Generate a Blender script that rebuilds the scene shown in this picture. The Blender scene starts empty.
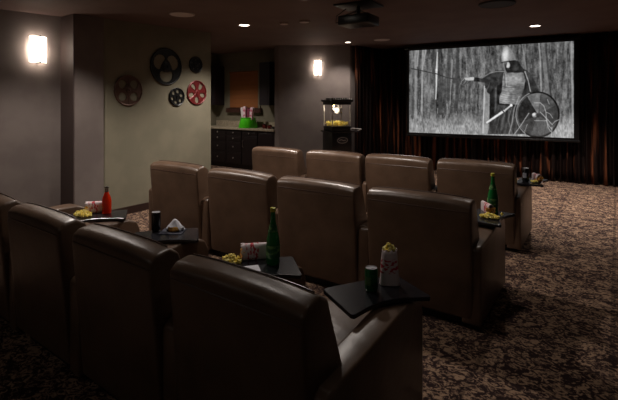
import bpy, bmesh, math, random
import numpy as np
from mathutils import Vector, Matrix
random.seed(7)
PI = math.pi
S = bpy.context.scene
C = S.collection

# ------------------------------------------------------------------ helpers
def lin(c):
    c = c/255.0
    return c/12.92 if c <= 0.04045 else ((c+0.055)/1.055)**2.4
def rgb(r, g, b): return (lin(r), lin(g), lin(b), 1)

def mat(name, col, rough=0.5, metal=0.0, spec=0.5, trans=0.0, emit=None, estr=0.0, coat=0.0, sheen=0.0):
    m = bpy.data.materials.new(name); m.use_nodes = True
    b = m.node_tree.nodes['Principled BSDF']
    b.inputs['Base Color'].default_value = col
    b.inputs['Roughness'].default_value = rough
    b.inputs['Metallic'].default_value = metal
    b.inputs['Specular IOR Level'].default_value = spec
    b.inputs['Transmission Weight'].default_value = trans
    b.inputs['Coat Weight'].default_value = coat
    b.inputs['Sheen Weight'].default_value = sheen
    if emit:
        b.inputs['Emission Color'].default_value = emit
        b.inputs['Emission Strength'].default_value = estr
    return m
def noise_mat(name, c1, c2, scale, rough=0.5, bump=0.0, stretch=(1, 1, 1), detail=4, lo=0.4, hi=0.6, **k):
    m = mat(name, c1, rough, **k); nt = m.node_tree; b = nt.nodes['Principled BSDF']
    tc = nt.nodes.new('ShaderNodeTexCoord'); mp = nt.nodes.new('ShaderNodeMapping')
    mp.inputs['Scale'].default_value = stretch
    n = nt.nodes.new('ShaderNodeTexNoise'); n.inputs['Scale'].default_value = scale; n.inputs['Detail'].default_value = detail
    r = nt.nodes.new('ShaderNodeValToRGB')
    r.color_ramp.elements[0].position = lo; r.color_ramp.elements[0].color = c1
    r.color_ramp.elements[1].position = hi; r.color_ramp.elements[1].color = c2
    L = nt.links.new
    L(tc.outputs['Object'], mp.inputs[0]); L(mp.outputs[0], n.inputs['Vector']); L(n.outputs['Fac'], r.inputs[0]); L(r.outputs[0], b.inputs['Base Color'])
    if bump:
        bp = nt.nodes.new('ShaderNodeBump'); bp.inputs['Strength'].default_value = bump; bp.inputs['Distance'].default_value = 0.004
        L(n.outputs['Fac'], bp.inputs['Height']); L(bp.outputs[0], b.inputs['Normal'])
    return m

def smooth(bm, ang=0.7):
    for f in bm.faces: f.smooth = True
    for e in bm.edges:
        if len(e.link_faces) == 2 and e.calc_face_angle(0) > ang: e.smooth = False
def obj(name, bm, m, parent=None, sm=True, loc=None, rotz=0):
    if sm: smooth(bm)
    me = bpy.data.meshes.new(name); bm.to_mesh(me); bm.free()
    o = bpy.data.objects.new(name, me); C.objects.link(o)
    for x in (m if isinstance(m, (list, tuple)) else [m]): me.materials.append(x)
    if parent: o.parent = parent
    if loc: o.location = loc
    o.rotation_euler[2] = rotz
    return o
def thing(name, label, cat, loc=(0, 0, 0), rotz=0, group=None):
    o = bpy.data.objects.new(name, None); C.objects.link(o)
    o.empty_display_size = 0.1
    o.location = loc; o.rotation_euler = (0, 0, rotz); o['label'] = label; o['category'] = cat
    if group: o['group'] = group
    return o
def tag(o, label, cat, group=None, kind=None):
    o['label'] = label; o['category'] = cat
    if group: o['group'] = group
    if kind: o['kind'] = kind
    return o
def struct(name, bm, m, sm=False, **k):
    o = obj(name, bm, m, sm=sm, **k); o['kind'] = 'structure'; return o
def dup(root, loc, rotz, label=None):
    r = root.copy(); C.objects.link(r); r.location = loc; r.rotation_euler = (0, 0, rotz)
    if label: r['label'] = label
    for ch in list(root.children):
        c = ch.copy(); C.objects.link(c); c.parent = r
        for g in ch.children:
            d = g.copy(); C.objects.link(d); d.parent = c
    return r
NB = bmesh.new
def join(bm, b2, M=None):
    if M is not None: bmesh.ops.transform(b2, matrix=M, verts=b2.verts)
    me = bpy.data.meshes.new('tmp'); b2.to_mesh(me); b2.free(); bm.from_mesh(me); bpy.data.meshes.remove(me)
def box(bm, x0, x1, y0, y1, z0, z1, bev=0.0, seg=2, rotz=0, piv=None):
    b = NB(); bmesh.ops.create_cube(b, size=1)
    for v in b.verts:
        v.co = Vector(((x0+x1)/2+v.co.x*(x1-x0), (y0+y1)/2+v.co.y*(y1-y0), (z0+z1)/2+v.co.z*(z1-z0)))
    if bev: bmesh.ops.bevel(b, geom=b.edges[:]+b.verts[:], offset=bev, segments=seg, profile=0.5, affect='EDGES')
    M = None
    if rotz:
        p = Vector(piv or ((x0+x1)/2, (y0+y1)/2, 0)); M = Matrix.Translation(p) @ Matrix.Rotation(rotz, 4, 'Z') @ Matrix.Translation(-p)
    join(bm, b, M)
def bx(*a, **k): b = NB(); box(b, *a, **k); return b
def lathe(bm, prof, n=28, cx=0, cy=0, cz=0, M=None):
    b = NB(); rings = []
    for r, z in prof:
        if r < 1e-5: rings.append([b.verts.new((cx, cy, cz+z))])
        else: rings.append([b.verts.new((cx+r*math.cos(2*PI*i/n), cy+r*math.sin(2*PI*i/n), cz+z)) for i in range(n)])
    for a, c in zip(rings, rings[1:]):
        for i in range(n):
            j = (i+1) % n
            if len(a) == 1 and len(c) == 1: continue
            if len(a) == 1: b.faces.new((a[0], c[j], c[i]))
            elif len(c) == 1: b.faces.new((a[i], a[j], c[0]))
            else: b.faces.new((a[i], a[j], c[j], c[i]))
    bmesh.ops.recalc_face_normals(b, faces=b.faces)
    join(bm, b, M)
def tube(bm, pts, r, n=8, closed=False):
    b = NB(); P = [Vector(p) for p in pts]; rings = []; N = len(P)
    for i in range(N):
        if closed: t = P[(i+1) % N]-P[i-1]
        else: t = P[min(i+1, N-1)]-P[max(i-1, 0)]
        t.normalize(); u = t.cross(Vector((0, 0, 1)))
        if u.length < 1e-3: u = t.cross(Vector((0, 1, 0)))
        u.normalize(); w = u.cross(t)
        rings.append([b.verts.new(P[i]+r*(u*math.cos(2*PI*k/n)+w*math.sin(2*PI*k/n))) for k in range(n)])
    m = N if closed else N-1
    for i in range(m):
        a, c = rings[i], rings[(i+1) % N]
        for k in range(n): b.faces.new((a[k], a[(k+1) % n], c[(k+1) % n], c[k]))
    if not closed:
        b.faces.new(rings[0]); b.faces.new(rings[-1])
    bmesh.ops.recalc_face_normals(b, faces=b.faces)
    join(bm, b)
def prism_x(bm, prof, x0, x1, bev=0.03, seg=3, nx=1, crown=0.0, zc=0.0):
    """profile of (y, z) points swept from x0 to x1, edges rounded; crown lowers the ends of whatever is above zc"""
    b = NB()
    a = [b.verts.new((x0, y, z)) for y, z in prof]; c = [b.verts.new((x1, y, z)) for y, z in prof]; n = len(prof)
    b.faces.new(a); b.faces.new(c[::-1])
    for i in range(n): b.faces.new((a[i], c[i], c[(i+1) % n], a[(i+1) % n]))
    bmesh.ops.recalc_face_normals(b, faces=b.faces)
    if bev: bmesh.ops.bevel(b, geom=b.edges[:], offset=bev, segments=seg, profile=0.5, affect='EDGES', clamp_overlap=True)
    if crown:
        for i in range(1, nx):
            x = x0+(x1-x0)*i/nx
            bmesh.ops.bisect_plane(b, geom=b.verts[:]+b.edges[:]+b.faces[:], plane_co=(x, 0, 0), plane_no=(1, 0, 0))
        h = (x1-x0)/2; mx = (x0+x1)/2
        for v in b.verts:
            if v.co.z > zc: v.co.z -= crown*abs((v.co.x-mx)/h)**3*min(1, (v.co.z-zc)/0.06)
    join(bm, b)
def quad(bm, pts):
    bm.faces.new([bm.verts.new(p) for p in pts])

# ------------------------------------------------------------------ materials
M_wall = noise_mat('wall_paint', rgb(112, 102, 98), rgb(120, 110, 105), 3, rough=0.85, spec=0.2)
M_wall2 = noise_mat('wall_paint_olive', rgb(122, 117, 100), rgb(130, 124, 106), 3, rough=0.85, spec=0.2)
M_ceil = noise_mat('ceiling_paint', rgb(104, 84, 78), rgb(110, 90, 83), 2, rough=0.8, spec=0.25)
M_base = mat('baseboard_paint', rgb(46, 30, 26), 0.4)
def leather_mat():
    m = mat('brown_leather', rgb(94, 70, 58), 0.34, spec=0.5); nt = m.node_tree; b = nt.nodes['Principled BSDF']; L = nt.links.new
    tc = nt.nodes.new('ShaderNodeTexCoord')
    n = nt.nodes.new('ShaderNodeTexNoise'); n.inputs['Scale'].default_value = 5; n.inputs['Detail'].default_value = 3
    v = nt.nodes.new('ShaderNodeTexVoronoi'); v.inputs['Scale'].default_value = 260
    r = nt.nodes.new('ShaderNodeValToRGB')
    r.color_ramp.elements[0].position = .35; r.color_ramp.elements[0].color = rgb(86, 67, 53)
    r.color_ramp.elements[1].position = .65; r.color_ramp.elements[1].color = rgb(102, 80, 64)
    rr = nt.nodes.new('ShaderNodeMapRange'); rr.inputs['To Min'].default_value = 0.28; rr.inputs['To Max'].default_value = 0.42
    b1 = nt.nodes.new('ShaderNodeBump'); b1.inputs['Strength'].default_value = .5; b1.inputs['Distance'].default_value = .012
    b2 = nt.nodes.new('ShaderNodeBump'); b2.inputs['Strength'].default_value = .12; b2.inputs['Distance'].default_value = .001
    for x in (n, v): L(tc.outputs['Object'], x.inputs['Vector'])
    L(n.outputs['Fac'], r.inputs[0]); L(r.outputs[0], b.inputs['Base Color'])
    L(n.outputs['Fac'], rr.inputs['Value']); L(rr.outputs[0], b.inputs['Roughness'])
    L(n.outputs['Fac'], b1.inputs['Height']); L(v.outputs['Distance'], b2.inputs['Height']); L(b1.outputs[0], b2.inputs['Normal']); L(b2.outputs[0], b.inputs['Normal'])
    return m
M_leather = leather_mat()
M_piping = mat('leather_piping', rgb(84, 62, 52), 0.3)
M_foot = mat('dark_base', rgb(16, 12, 11), 0.6)
M_tray = mat('tray_laminate', rgb(30, 30, 35), 0.22)
M_metal = mat('brushed_metal', rgb(150, 148, 145), 0.3, metal=1)
M_black = mat('black_plastic', rgb(14, 13, 14), 0.35)
M_blackm = mat('black_paint_metal', rgb(24, 20, 20), 0.4)

def carpet_mat():
    m = mat('patterned_carpet', rgb(70, 50, 42), 0.95, spec=0.1); nt = m.node_tree; b = nt.nodes['Principled BSDF']; L = nt.links.new; N = nt.nodes.new
    tc = N('ShaderNodeTexCoord'); mp = N('ShaderNodeMapping'); mp.inputs['Scale'].default_value = (1, 1.25, 1)
    L(tc.outputs['Object'], mp.inputs[0])
    n1 = N('ShaderNodeTexNoise'); n1.inputs['Scale'].default_value = 15; n1.inputs['Detail'].default_value = 2.5; n1.inputs['Distortion'].default_value = 2.2
    n2 = N('ShaderNodeTexNoise'); n2.inputs['Scale'].default_value = 48; n2.inputs['Detail'].default_value = 3; n2.inputs['Distortion'].default_value = 1.5
    v = N('ShaderNodeTexVoronoi'); v.inputs['Scale'].default_value = 10; v.feature = 'SMOOTH_F1'
    for x in (n1, n2, v): L(mp.outputs[0], x.inputs['Vector'])
    mx = N('ShaderNodeMath'); mx.operation = 'MULTIPLY_ADD'; L(n2.outputs['Fac'], mx.inputs[0]); mx.inputs[1].default_value = .55; L(n1.outputs['Fac'], mx.inputs[2])
    m2 = N('ShaderNodeMath'); m2.operation = 'MULTIPLY_ADD'; L(v.outputs['Distance'], m2.inputs[0]); m2.inputs[1].default_value = -.22; L(mx.outputs[0], m2.inputs[2])
    r = N('ShaderNodeValToRGB'); cr = r.color_ramp
    cr.elements[0].position = .60; cr.elements[0].color = rgb(48, 35, 34)
    cr.elements[1].position = .80; cr.elements[1].color = rgb(162, 134, 110)
    e = cr.elements.new(.66); e.color = rgb(72, 54, 49)
    e = cr.elements.new(.71); e.color = rgb(114, 92, 79)
    L(m2.outputs[0], r.inputs[0])
    # darker lines where the carpet widths repeat, every 0.69 m
    sp = N('ShaderNodeSeparateXYZ'); L(tc.outputs['Object'], sp.inputs[0])
    a = N('ShaderNodeMath'); a.operation = 'ADD'; L(sp.outputs['X'], a.inputs[0]); a.inputs[1].default_value = 20.74
    f = N('ShaderNodeMath'); f.operation = 'MODULO'; L(a.outputs[0], f.inputs[0]); f.inputs[1].default_value = .69
    lt = N('ShaderNodeMath'); lt.operation = 'LESS_THAN'; L(f.outputs[0], lt.inputs[0]); lt.inputs[1].default_value = .03
    ml = N('ShaderNodeMath'); ml.operation = 'MULTIPLY'; L(lt.outputs[0], ml.inputs[0]); ml.inputs[1].default_value = .4
    mix = N('ShaderNodeMixRGB'); L(ml.outputs[0], mix.inputs[0]); L(r.outputs[0], mix.inputs[1]); mix.inputs[2].default_value = rgb(34, 25, 26)
    L(mix.outputs[0], b.inputs['Base Color'])
    bp = N('ShaderNodeBump'); bp.inputs['Strength'].default_value = .5; bp.inputs['Distance'].default_value = .006
    L(n2.outputs['Fac'], bp.inputs['Height']); L(bp.outputs[0], b.inputs['Normal'])
    return m
M_carpet = carpet_mat()

# ------------------------------------------------------------------ setting
XR, YB, YF = 1.9, -2.2, 10.45
def ceil_z(y): return 2.73+0.029*y
def wall(name, p, q, m=M_wall, t=0.1, z0=0.0, side=1):
    """wall along p->q; thickness goes away from the room"""
    d = Vector((q[0]-p[0], q[1]-p[1], 0)); n = Vector((-d.y, d.x, 0)).normalized()*t*side
    P = Vector((p[0], p[1], 0)); Q = Vector((q[0], q[1], 0)); b = NB()
    v = []
    for A in (P, Q, Q+n, P+n):
        v.append(b.verts.new((A.x, A.y, z0))); v.append(b.verts.new((A.x, A.y, ceil_z(A.y)+0.02)))
    for i in range(4):
        j = (i+1) % 4; b.faces.new((v[2*i], v[2*j], v[2*j+1], v[2*i+1]))
    b.faces.new([v[i] for i in (0, 2, 4, 6)]); b.faces.new([v[i] for i in (1, 7, 5, 3)])
    bmesh.ops.recalc_face_normals(b, faces=b.faces)
    return struct(name, b, m)
XA, XC, XW = -6.15, -5.8, -5.86
b = bx(-9.3, XR+.2, YB-.2, YF+.3, -.1, 0); struct('floor', b, M_carpet)
b = NB()
vs = [b.verts.new((x, y, ceil_z(y)+dz)) for dz in (0, .1) for x, y in ((-9.3, YB-.2), (XR+.2, YB-.2), (XR+.2, YF+.3), (-9.3, YF+.3))]
for q in ((0, 1, 2, 3), (7, 6, 5, 4), (0, 4, 5, 1), (1, 5, 6, 2), (2, 6, 7, 3), (3, 7, 4, 0)): b.faces.new([vs[i] for i in q])
bmesh.ops.recalc_face_normals(b, faces=b.faces); struct('ceiling', b, M_ceil)
wall('wall_left', (XA, YB), (XA, 2.8), t=.12)
# pilaster between the two stretches of the left wall
b = NB(); box(b, XA-.12, XC, 2.8, 3.2, 0, 2.84, .004, 1); struct('trim_1', b, M_wall)
wall('wall_left_reels', (XW, 3.2), (XW, 5.19), m=M_wall2, t=.14)
wall('wall_passage', (XW-.14, 5.19), (-9.15, 5.19), t=-.1, side=1)
wall('wall_alcove_left', (-9.05, 5.29), (-9.05, 8.22), m=M_wall2)
wall('wall_alcove_back', (-9.15, 8.22), (-6.40, 8.22), m=M_wall2)
wall('wall_alcove_right', (-6.42, 8.4), (-6.42, 7.685), m=M_wall2, side=1)
wall('wall_corner_angle', (-6.42, 7.60), (-6.30, 7.60), m=M_wall, side=1, t=.08)
wall('wall_angled', (-6.30, 7.60), (-5.11, 8.79), m=M_wall, side=1)
wall('wall_angled_return', (-5.11, 8.79), (-5.11, 10.45), m=M_wall, side=1)
wall('wall_front', (-5.2, YF), (XR, YF), m=M_wall)
wall('wall_right', (XR, YF), (XR, YB), m=M_wall)
wall('wall_back', (XR, YB), (XA, YB), m=M_wall)
def baseboard(name, p, q, side=1, h=.11, t=.015):
    d = Vector((q[0]-p[0], q[1]-p[1], 0)); n = Vector((-d.y, d.x, 0)).normalized()*t*-side
    P = Vector((p[0], p[1], 0)); Q = Vector((q[0], q[1], 0)); b = NB(); lo = []; hi = []
    for A in (P, Q, Q+n, P+n): lo.append(b.verts.new(A)); hi.append(b.verts.new(A+Vector((0, 0, h))))
    for i in range(4): j = (i+1) % 4; b.faces.new((lo[i], lo[j], hi[j], hi[i]))
    b.faces.new(lo); b.faces.new(hi[::-1]); bmesh.ops.recalc_face_normals(b, faces=b.faces)
    struct(name, b, M_base)
baseboard('baseboard_left', (XA, YB), (XA, 2.8)); baseboard('baseboard_pilaster', (XC, 2.8), (XC, 3.2))
baseboard('baseboard_left_reels', (XW, 3.2), (XW, 5.19)); baseboard('baseboard_angled', (-6.30, 7.60), (-5.11, 8.79))
baseboard('baseboard_right', (XR, YF-.3), (XR, YB))

b = bx(XA, XC, 2.786, 2.80, 0.11, 2.80); struct('return_shade_board', b, mat('shade_board_paint', rgb(70, 56, 53), .6))  # thin board added to darken the pilaster return; shade put into its colour
# ------------------------------------------------------------------ curtains
M_drape = None
def drape_mat():
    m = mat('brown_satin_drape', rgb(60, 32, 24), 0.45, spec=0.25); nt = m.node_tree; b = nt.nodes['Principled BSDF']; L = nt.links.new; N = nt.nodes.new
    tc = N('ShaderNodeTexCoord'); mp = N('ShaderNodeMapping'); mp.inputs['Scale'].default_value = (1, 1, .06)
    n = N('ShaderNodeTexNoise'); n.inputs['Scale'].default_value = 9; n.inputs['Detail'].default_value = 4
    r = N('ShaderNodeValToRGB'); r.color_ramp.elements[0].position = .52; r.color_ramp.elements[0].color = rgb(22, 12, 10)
    r.color_ramp.elements[1].position = .70; r.color_ramp.elements[1].color = rgb(150, 88, 58)  # orange streaks put the sheen of the folds into the colour
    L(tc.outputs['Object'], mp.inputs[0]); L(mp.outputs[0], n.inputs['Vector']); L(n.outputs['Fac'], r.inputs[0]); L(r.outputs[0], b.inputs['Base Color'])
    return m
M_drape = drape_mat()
path = [(-5.0, 8.84), (-5.0, 10.05), (-4.85, 10.22), (1.82, 10.25)]
def path_pt(s):
    for p, q in zip(path, path[1:]):
        L = math.dist(p, q)
        if s <= L or q == path[-1]:
            t = s/L; d = ((q[0]-p[0])/L, (q[1]-p[1])/L)
            return p[0]+(q[0]-p[0])*t, p[1]+(q[1]-p[1])*t, d
        s -= L
tot = sum(math.dist(p, q) for p, q in zip(path, path[1:]))
labels = ['dark drape panel wrapping the wall corner behind the popcorn machine', 'dark reddish drape panel between popcorn machine and screen',
          'brown drape panel behind the left third of the screen', 'brown drape panel behind the middle of the screen',
          'brown drape panel behind the right third of the screen', 'brown satin drape panel just right of the screen with orange sheen',
          'brown satin drape panel at the right edge of the photo']
cuts = [0, 1.35, 2.4, 3.5, 4.5, 5.55, 6.75, tot]
rd = random.Random(3)
for k in range(7):
    s0, s1 = cuts[k]+.006, cuts[k+1]-.006; n = int((s1-s0)/.012); b = NB(); cols = []
    ph = rd.random()*6; zs = [0.012, .25, .7, 1.2, 1.8, 2.4, 3.015]
    for i in range(n+1):
        s = s0+(s1-s0)*i/n; x, y, d = path_pt(s); w = s+.03*math.sin(s*5+ph)+.02*math.sin(s*13)
        col = []
        for z in zs:
            g = 1-.25*z/3; ws = w+.012*math.sin(z*1.9+s*3)
            o = .055*g*math.sin(ws*2*PI/.155)+.016*g*math.sin(ws*2*PI/.067+1+ph)+.012*math.sin(s*9+z)
            col.append(b.verts.new((x+d[1]*o, y-d[0]*o, min(z, ceil_z(y)-.015))))
        cols.append(col)
    for a, c in zip(cols, cols[1:]):
        for j in range(len(zs)-1): b.faces.new((a[j], c[j], c[j+1], a[j+1]))
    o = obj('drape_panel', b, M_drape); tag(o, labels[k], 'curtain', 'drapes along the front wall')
    md = o.modifiers.new('t', 'SOLIDIFY'); md.thickness = .004
    for p in o.data.polygons: p.use_smooth = True

# ------------------------------------------------------------------ projection screen
TL, TR_ = Vector((-4.0, 9.67, 2.862)), Vector((-.70, 10.03, 2.868))
ZB = .932
def draw_picture():
    """black and white film frame: an armed man in a cape pointing, in a wood"""
    SS = 5; x0, y0, x1, y1 = 405., 36., 579., 142.
    W, Hh = int((x1-x0)*SS), int((y1-y0)*SS); rs = np.random.RandomState(5)
    yy, xx = np.mgrid[0:Hh, 0:W]; X = x0+xx/SS; Y = y0+yy/SS
    def vnoise(sx, sy, seed):
        r = np.random.RandomState(seed); gx = int((x1-x0)/sx)+3; gy = int((y1-y0)/sy)+3; g = r.rand(gy, gx)
        fx = (X-x0)/sx; fy = (Y-y0)/sy; ix = fx.astype(int); iy = fy.astype(int); tx = fx-ix; ty = fy-iy
        tx = tx*tx*(3-2*tx); ty = ty*ty*(3-2*ty)
        return (g[iy, ix]*(1-tx)+g[iy, ix+1]*tx)*(1-ty)+(g[iy+1, ix]*(1-tx)+g[iy+1, ix+1]*tx)*ty
    img = 92+26*(vnoise(2.2, 14, 1)-.5)*2+26*(vnoise(1.2, 5, 2)-.5)*2+16*(vnoise(.9, 1.3, 3)-.5)*2
    left = np.clip((452-X)/10, 0, 1); img = img-10*left+left*40*(vnoise(3.2, 60, 4)-.5)*2
    gr = np.clip((Y-112)/14+.25*(vnoise(4, 3, 6)-.5), 0, 1); img = img*(1-gr)+gr*(150+30*(vnoise(1.0, 2.2, 7)-.5)*2+14*(vnoise(5, 3, 8)-.5)*2)
    rt = np.clip((X-553)/6, 0, 1)*np.clip((Y-108)/22, 0, 1); img = img+rt*18
    def blend(mask, v): nonlocal img; img = img*(1-mask)+v*mask
    def stroke(pts, w, v, a=1.0, w2=None, soft=.35):
        m = np.zeros_like(img); n = len(pts)-1
        for i in range(n):
            (ax, ay), (bx_, by) = pts[i], pts[i+1]; dx, dy = bx_-ax, by-ay
            t = np.clip(((X-ax)*dx+(Y-ay)*dy)/(dx*dx+dy*dy+1e-9), 0, 1)
            d = np.hypot(X-ax-t*dx, Y-ay-t*dy); ww = w if w2 is None else w+(w2-w)*(i+t)/n
            m = np.maximum(m, np.clip((ww/2-d)/soft+.5, 0, 1))
        blend(m*a, v)
    def poly(pts, v, a=1.0):
        m = np.zeros(img.shape, bool); n = len(pts)
        for i in range(n):
            (ax, ay), (bx_, by) = pts[i], pts[(i+1) % n]
            if ay == by: continue
            cnd = ((ay > Y) != (by > Y)) & (X < (bx_-ax)*(Y-ay)/(by-ay)+ax); m ^= cnd
        f = m.astype(float)
        for _ in range(2):
            f = (f+np.roll(f, 1, 0)+np.roll(f, -1, 0)+np.roll(f, 1, 1)+np.roll(f, -1, 1))/5
        blend(f*a, v)
    def ell(cx, cy, rx, ry, v, a=1.0, soft=.12):
        d = np.hypot((X-cx)/rx, (Y-cy)/ry); blend(np.clip((1-d)/soft+.5, 0, 1)*a, v)
    tex = lambda base, amp, sx, sy, sd: base+amp*(vnoise(sx, sy, sd)-.5)*2
    # tree trunks
    for pts, w, v in [([(415, 50), (415.5, 117)], 2.2, 150), ([(422.5, 50), (421, 120)], 2.0, 175), ([(425.5, 50), (423.5, 62), (421.8, 70)], 1.2, 170),
                      ([(418, 50), (417, 66)], 1.2, 165), ([(411, 50), (410.5, 112)], 1.5, 110), ([(435, 50), (434.5, 110)], 2, 80),
                      ([(449, 48), (448, 100)], 3, 70), ([(457.5, 47), (456, 112)], 3.0, 62), ([(461, 47), (460, 75)], 1.2, 130), ([(441, 70), (440, 113)], 4.0, 72),
                      ([(445, 78), (445, 113)], 2.0, 75), ([(452, 60), (449.5, 105)], 1.2, 150), ([(420, 110), (424, 131)], 1.2, 90), ([(429, 60), (428, 100)], 1.3, 125), ([(413, 100), (412, 118)], 2.5, 75)]:
        stroke(pts, w, v, .75)
    stroke([(437, 52), (436.2, 70)], .7, 215, .9, 2.2); stroke([(436.2, 70), (436, 84), (435.4, 99)], 2.2, 225, .9, .8)
    stroke([(438.5, 49), (439, 78)], 1.6, 60, .7)
    stroke([(411, 68.5), (430, 72.5), (437, 74), (446, 77.5), (455, 79)], 1.1, 50, .8)
    stroke([(538.5, 43), (540, 60), (541, 95)], 1.6, 165, .7); stroke([(543, 44), (545, 66), (548, 100)], 4.5, 118, .85); stroke([(545, 44), (547.5, 66), (551, 100)], 2.0, 62, .75)
    stroke([(541.5, 60), (543, 90)], 1.2, 70, .7)
    stroke([(571, 42), (571.5, 60), (572.5, 120)], 2.0, 165, .7); stroke([(566, 44), (567, 90)], 1.0, 120, .6); stroke([(552, 84), (569, 79)], 1.0, 78, .6)
    stroke([(522, 44), (524, 58), (526, 72)], 1.0, 150, .7); stroke([(528, 43), (533, 70)], 1.2, 70, .5); stroke([(551, 44), (553, 70)], 1.0, 75, .6)
    for k in range(110):
        gx = 409+rs.rand()*165; gy = 108+rs.rand()*27; l = 2+rs.rand()*4; stroke([(gx, gy), (gx+rs.randn()*.6, gy-l)], .5, 110+rs.rand()*95, .6)
    # cape
    poly([(484.5, 80), (489, 74), (495, 70.5), (504, 70), (504, 134), (480, 134), (483, 108), (484, 92)], tex(56, 12, 2, 14, 20))
    poly([(522, 69), (527, 70), (531, 75), (536, 84), (540, 95), (541, 134), (516, 134), (520, 90)], tex(50, 12, 2, 10, 26))
    poly([(483.5, 88), (489, 88), (490, 110), (488.5, 134), (480, 134), (483, 110)], tex(140, 26, 1.2, 16, 21)); stroke([(484, 86), (483.5, 110), (482.6, 133)], 1.0, 195, .9)
    poly([(489.5, 94), (493, 84), (494, 134), (488.5, 134)], 34); stroke([(495.5, 88), (495.2, 110), (494, 130)], 1.4, 98, .8, .6); poly([(496.5, 78), (504, 74), (500, 100), (497, 110)], 30)
    poly([(485, 84), (490, 76), (499, 71), (504, 72), (502, 84), (494, 86), (489, 94), (486.5, 92)], tex(50, 12, 2, 3, 22)); stroke([(486.5, 90), (490.5, 80), (497, 73)], .7, 100, .8)
    # arm held out to the left, hand
    poly([(473, 77.2), (482, 78.4), (487, 75), (494, 71.6), (502, 71.5), (498, 82), (486, 83), (478, 81.6), (473, 81)], tex(58, 10, 3, 2, 41)); poly([(473.5, 77), (479, 77.8), (479, 81.6), (473.5, 81.2)], 40)
    stroke([(485, 75.6), (490, 72.8), (496, 71.4), (504, 71.3)], .8, 145, .85)
    poly([(464, 77.8), (470, 77.1), (473.8, 77.2), (473.2, 80.4), (468, 80.2), (463.5, 80)], 190); poly([(464.5, 78), (461, 80.5), (460.4, 83.6), (463, 84.4), (467.5, 83.8), (469, 81), (465, 80)], 74)
    stroke([(464, 78.6), (461, 81.5), (460.3, 84)], .7, 150); stroke([(466, 80), (463.4, 83.6)], .5, 150, .8); stroke([(468, 80.4), (466, 84)], .5, 130, .8)
    stroke([(524.5, 71), (528, 81), (530, 91)], 1.1, 160, .9); stroke([(523.2, 73), (525, 84), (522.5, 96)], 1.3, 30, .8)
    # tunic of metal rings
    poly([(503.5, 72.3), (523, 72.5), (525, 80), (523.6, 88), (520, 98), (519, 104.5), (498.8, 103.5), (499.3, 97), (501.6, 90), (502, 80)], tex(128, 34, 2.4, 1.3, 24))
    ell(514, 79, 7.5, 5, 172, .6, .8); ell(504, 98, 4.5, 5.5, 185, .6, .8); ell(507, 89, 5, 3, 158, .5, .8); ell(521, 93, 3.5, 9, 80, .6, .8); ell(517, 85, 6, 1.6, 88, .5, .8)
    for r in range(9): stroke([(501.8-.25*r, 84+r*2.2), (508, 85.3+r*2.2), (515, 85.2+r*2.2), (523-.4*r, 84+r*2.2)], .45, 92, .6)
    stroke([(504.4, 73), (504.6, 88)], .8, 60, .8); stroke([(505.4, 73), (506.1, 86)], .5, 195, .8); stroke([(503.4, 88), (515, 86.8)], .7, 74, .7)
    # skirt and belt
    poly([(498.6, 103), (518, 104.5), (520, 134), (487, 134), (491.5, 118)], tex(62, 20, 1.5, 6, 25)); stroke([(498.6, 104), (518, 105.6)], 1.5, 34); stroke([(500, 102.2), (508, 103)], .5, 150, .7)
    for k in range(9): stroke([(499+k*2.0, 110), (492+k*2.6, 133)], .6, 108 if k % 2 else 34, .6)
    # head: pointed helmet, face, dark hair
    poly([(503.8, 62), (512, 60), (517.5, 60.8), (521, 66), (525, 70.8), (519, 72.3), (506.5, 72.6), (504.6, 68)], 40); ell(515.6, 67.4, 2.8, 3, 62, .8, .6)
    ell(507.6, 65, 1.9, 3.1, 198, 1, .5); poly([(504, 62), (507, 62), (505.8, 68), (504.4, 66)], 60); stroke([(505.2, 67.8), (508, 67.9)], .5, 60); stroke([(509.5, 69.6), (506.4, 69.6)], 1.0, 60)
    poly([(506.4, 45.2), (508, 46.6), (511, 49.8), (513.6, 54), (515, 58), (515.2, 60.4), (509, 60.8), (501.2, 62.2), (500.7, 58), (501.6, 53.5), (503.6, 49)], tex(134, 14, 3, 3, 40))
    ell(505, 55.2, 3.0, 6.6, 215, .95, 1.0); ell(512.8, 57, 1.6, 3.5, 104, .6, .9)
    stroke([(501, 62.4), (508, 61.0), (515.4, 60.5)], .9, 40)
    # sword at the hip
    stroke([(486.8, 122.3), (503.5, 111)], 2.1, 225, 1, 2.6); stroke([(487.5, 123.2), (503.6, 112.4)], .6, 70); stroke([(503, 111.5), (510.5, 105.4)], 1.5, 205); ell(510.8, 105.1, 1.4, 1.4, 240)
    stroke([(500.5, 108), (504.8, 113.6)], 1.2, 60)
    # round shield
    cx, cy, rx, ry = 537.5, 114.5, 22, 23.2
    d = np.hypot((X-cx)/rx, (Y-cy)/ry); ang = np.arctan2(Y-cy, X-cx)
    blend(np.clip((1-d)/.03+.5, 0, 1), 34); blend(np.clip((.93-d)/.03+.5, 0, 1), tex(66, 10, 3, 3, 30))
    blend(np.clip((.93-d)/.03+.5, 0, 1)*np.where((ang > -2.1) & (ang < -1.45), 1, 0), tex(112, 12, 3, 3, 31)); blend(np.clip((.93-d)/.03+.5, 0, 1)*np.where((ang > -1.45) & (ang < -.5), 1, 0), tex(80, 10, 3, 3, 32))
    blend(np.clip((.93-d)/.03+.5, 0, 1)*np.where((ang < -2.1) | (ang > 2.7), 1, 0), 42); blend(np.clip((.9-d)/.03+.5, 0, 1)*np.where((ang > .6) & (ang < 1.9), 1, 0), tex(86, 12, 1.2, 4, 33))
    rim = [(cx+rx*.99*math.cos(a), cy+ry*.99*math.sin(a)) for a in np.linspace(2.2, 4.3, 18)]; stroke(rim, 1.1, 145, .9); rim = [(cx+rx*.93*math.cos(a), cy+ry*.93*math.sin(a)) for a in np.linspace(2.3, 4.2, 18)]; stroke(rim, .7, 120, .7)
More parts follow.
